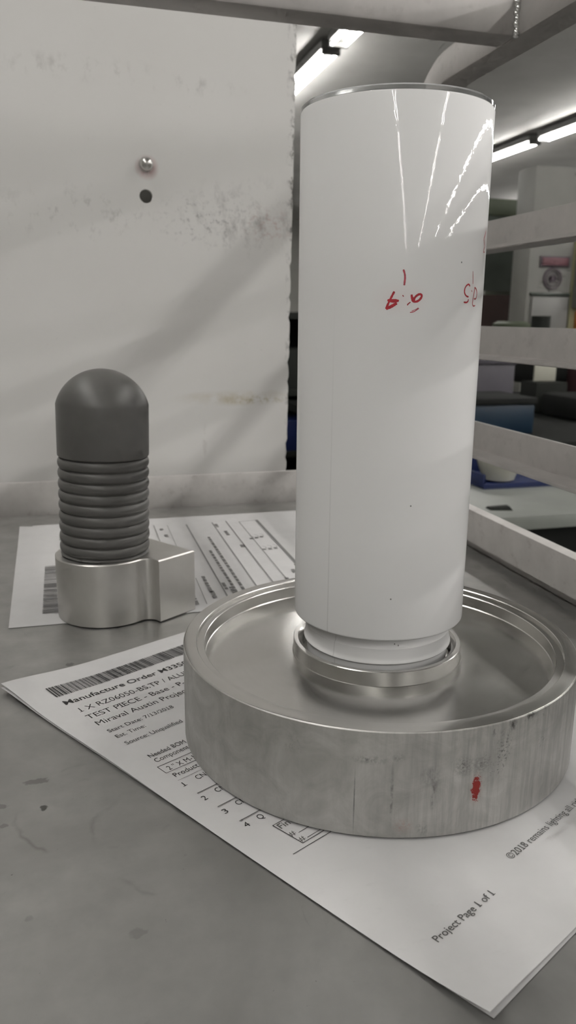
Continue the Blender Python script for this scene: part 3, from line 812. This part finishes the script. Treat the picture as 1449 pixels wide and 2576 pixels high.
# machine tool enclosure with sign and fan
en = thing('machine_enclosure', (2.35, 3.5, FZ), 'pale grey machine cabinet with red sign and round fan at right edge', 'machine')
box('cabinet_body', (-.345, -.3, 0), (.9, -.16, 1.75), M['cab'], en, .006)
box('side_strip', (-.125, -.312, .9), (-.05, -.3005, 1.6), M['yellow'], en, .001)
sg = box('sign_border', (-.292, -.309, 1.335), (-.145, -.3005, 1.380), M['signd'], en, .001); 
box('sign_face', (-.284, -.3125, 1.341), (-.153, -.3095, 1.374), M['signr'], en, .0008)['label'] = 'faded red warning sign'
fg = lathe('fan_guard', [(.042, 0), (.048, .002), (.046, .008), (.040, .008)], M['signd'], en, seg=40, closed=True)
fg.location = (-.222, -.3005, 1.285); fg.rotation_euler = (PI / 2, 0, 0)
for k in range(2):
    r0 = .016 + .013 * k
    q = lathe('guard_ring', [(r0, 0), (r0 + .003, 0), (r0 + .003, .006), (r0, .006)], M['signd'], fg, seg=32, closed=True)
q = lathe('fan_hub', [(0, 0), (.012, 0), (.011, .009), (0, .009)], M['signd'], fg, seg=24)
box('access_panel', (-.322, -.315, 1.056), (-.135, -.3005, 1.206), M['panel'], en, .004)
box('panel_trim', (-.33, -.312, 1.210), (-.127, -.3005, 1.224), M['glass'], en, .002)
lp = thing('task_lamp', (2.257, 3.14, FZ + 1.16), 'bright white task lamp and strip at the right picture edge', 'lamp')
bm = bmesh.new(); bmesh.ops.create_uvsphere(bm, u_segments=20, v_segments=12, radius=.018); o = from_bm('bulb', bm, M['task'], lp, smooth=True); o.location = (-.028, -.01, .262)
box('light_strip', (-.006, -.012, .01), (.03, 0, .125), M['task'], lp, .002); box('bracket', (-.03, .0005, 0), (.03, .0395, .28), M['cab'], lp, .002)
ob = box('orange_canister', (-.02, -.02, 0), (.05, .03, .10), M['orange'], None, .008); ob.location = (2.275, 3.165, FZ + 1.05); tag(ob, 'orange canister below the bright strip at the picture edge', 'canister')
# glazed booth
gb = thing('glazed_booth', (2.05, 4.0, FZ), 'dark green-tinted glazed booth left of the pale machine cabinet', 'booth')
box('lower_panel', (-.4, -.2, 0), (.72, .2, 1.23), M['brown'], gb, .004)
for x in (-.35, .02, .39):
    box('window_pane', (x, -.19, 1.25), (x + .29, -.18, 1.62), M['glass'], gb)
for a, b in (((-.4, -.2, 1.2305), (-.3505, .2, 1.62)), ((-.06, -.2, 1.2305), (.0195, .2, 1.62)), ((.3105, -.2, 1.2305), (.3895, .2, 1.62)), ((.6805, -.2, 1.2305), (.72, .2, 1.62)), ((-.4, -.2, 1.6205), (.72, .2, 1.70))):
    box('frame_bar', a, b, M['olive'], gb, .003)
# shelf cabinet seen through the slot between board and cylinder
dc = thing('stock_cabinet', (.9, 3.3, FZ), 'black open stock cabinet seen between white board and white cylinder', 'cabinet')
box('back_panel', (-.45, .25, 0), (.45, .27, 1.13), M['dark'], dc)
for x in (-.45, .42): box('side_panel', (x, -.25, 0), (x + .03, .2495, 1.13), M['dark'], dc, .002)
for z_ in (.30, .55, .80, 1.10): box('shelf', (-.4195, -.25, z_), (.4195, .2495, z_ + .025), M['dk2'], dc, .002)
b1 = box('blue_bin', (-.17, -.1, 0), (.13, .12, .125), M['navy'], None, .006); b1.location = (.9, 3.15, FZ + .5752); tag(b1, 'blue bin on the stock cabinet shelf behind the slot', 'bin')
b2 = box('brown_carton', (-.15, -.1, 0), (.14, .12, .13), M['brown'], None, .004); b2.location = (.9, 3.15, FZ + .3252); tag(b2, 'dark brown carton on the shelf below the blue bin', 'carton')
b3 = box('dark_crate', (-.15, -.1, 0), (.14, .12, .16), M['dk2'], None, .004); b3.location = (.9, 3.15, FZ + .8252); tag(b3, 'charcoal crate on the upper shelf above the blue bin', 'crate')
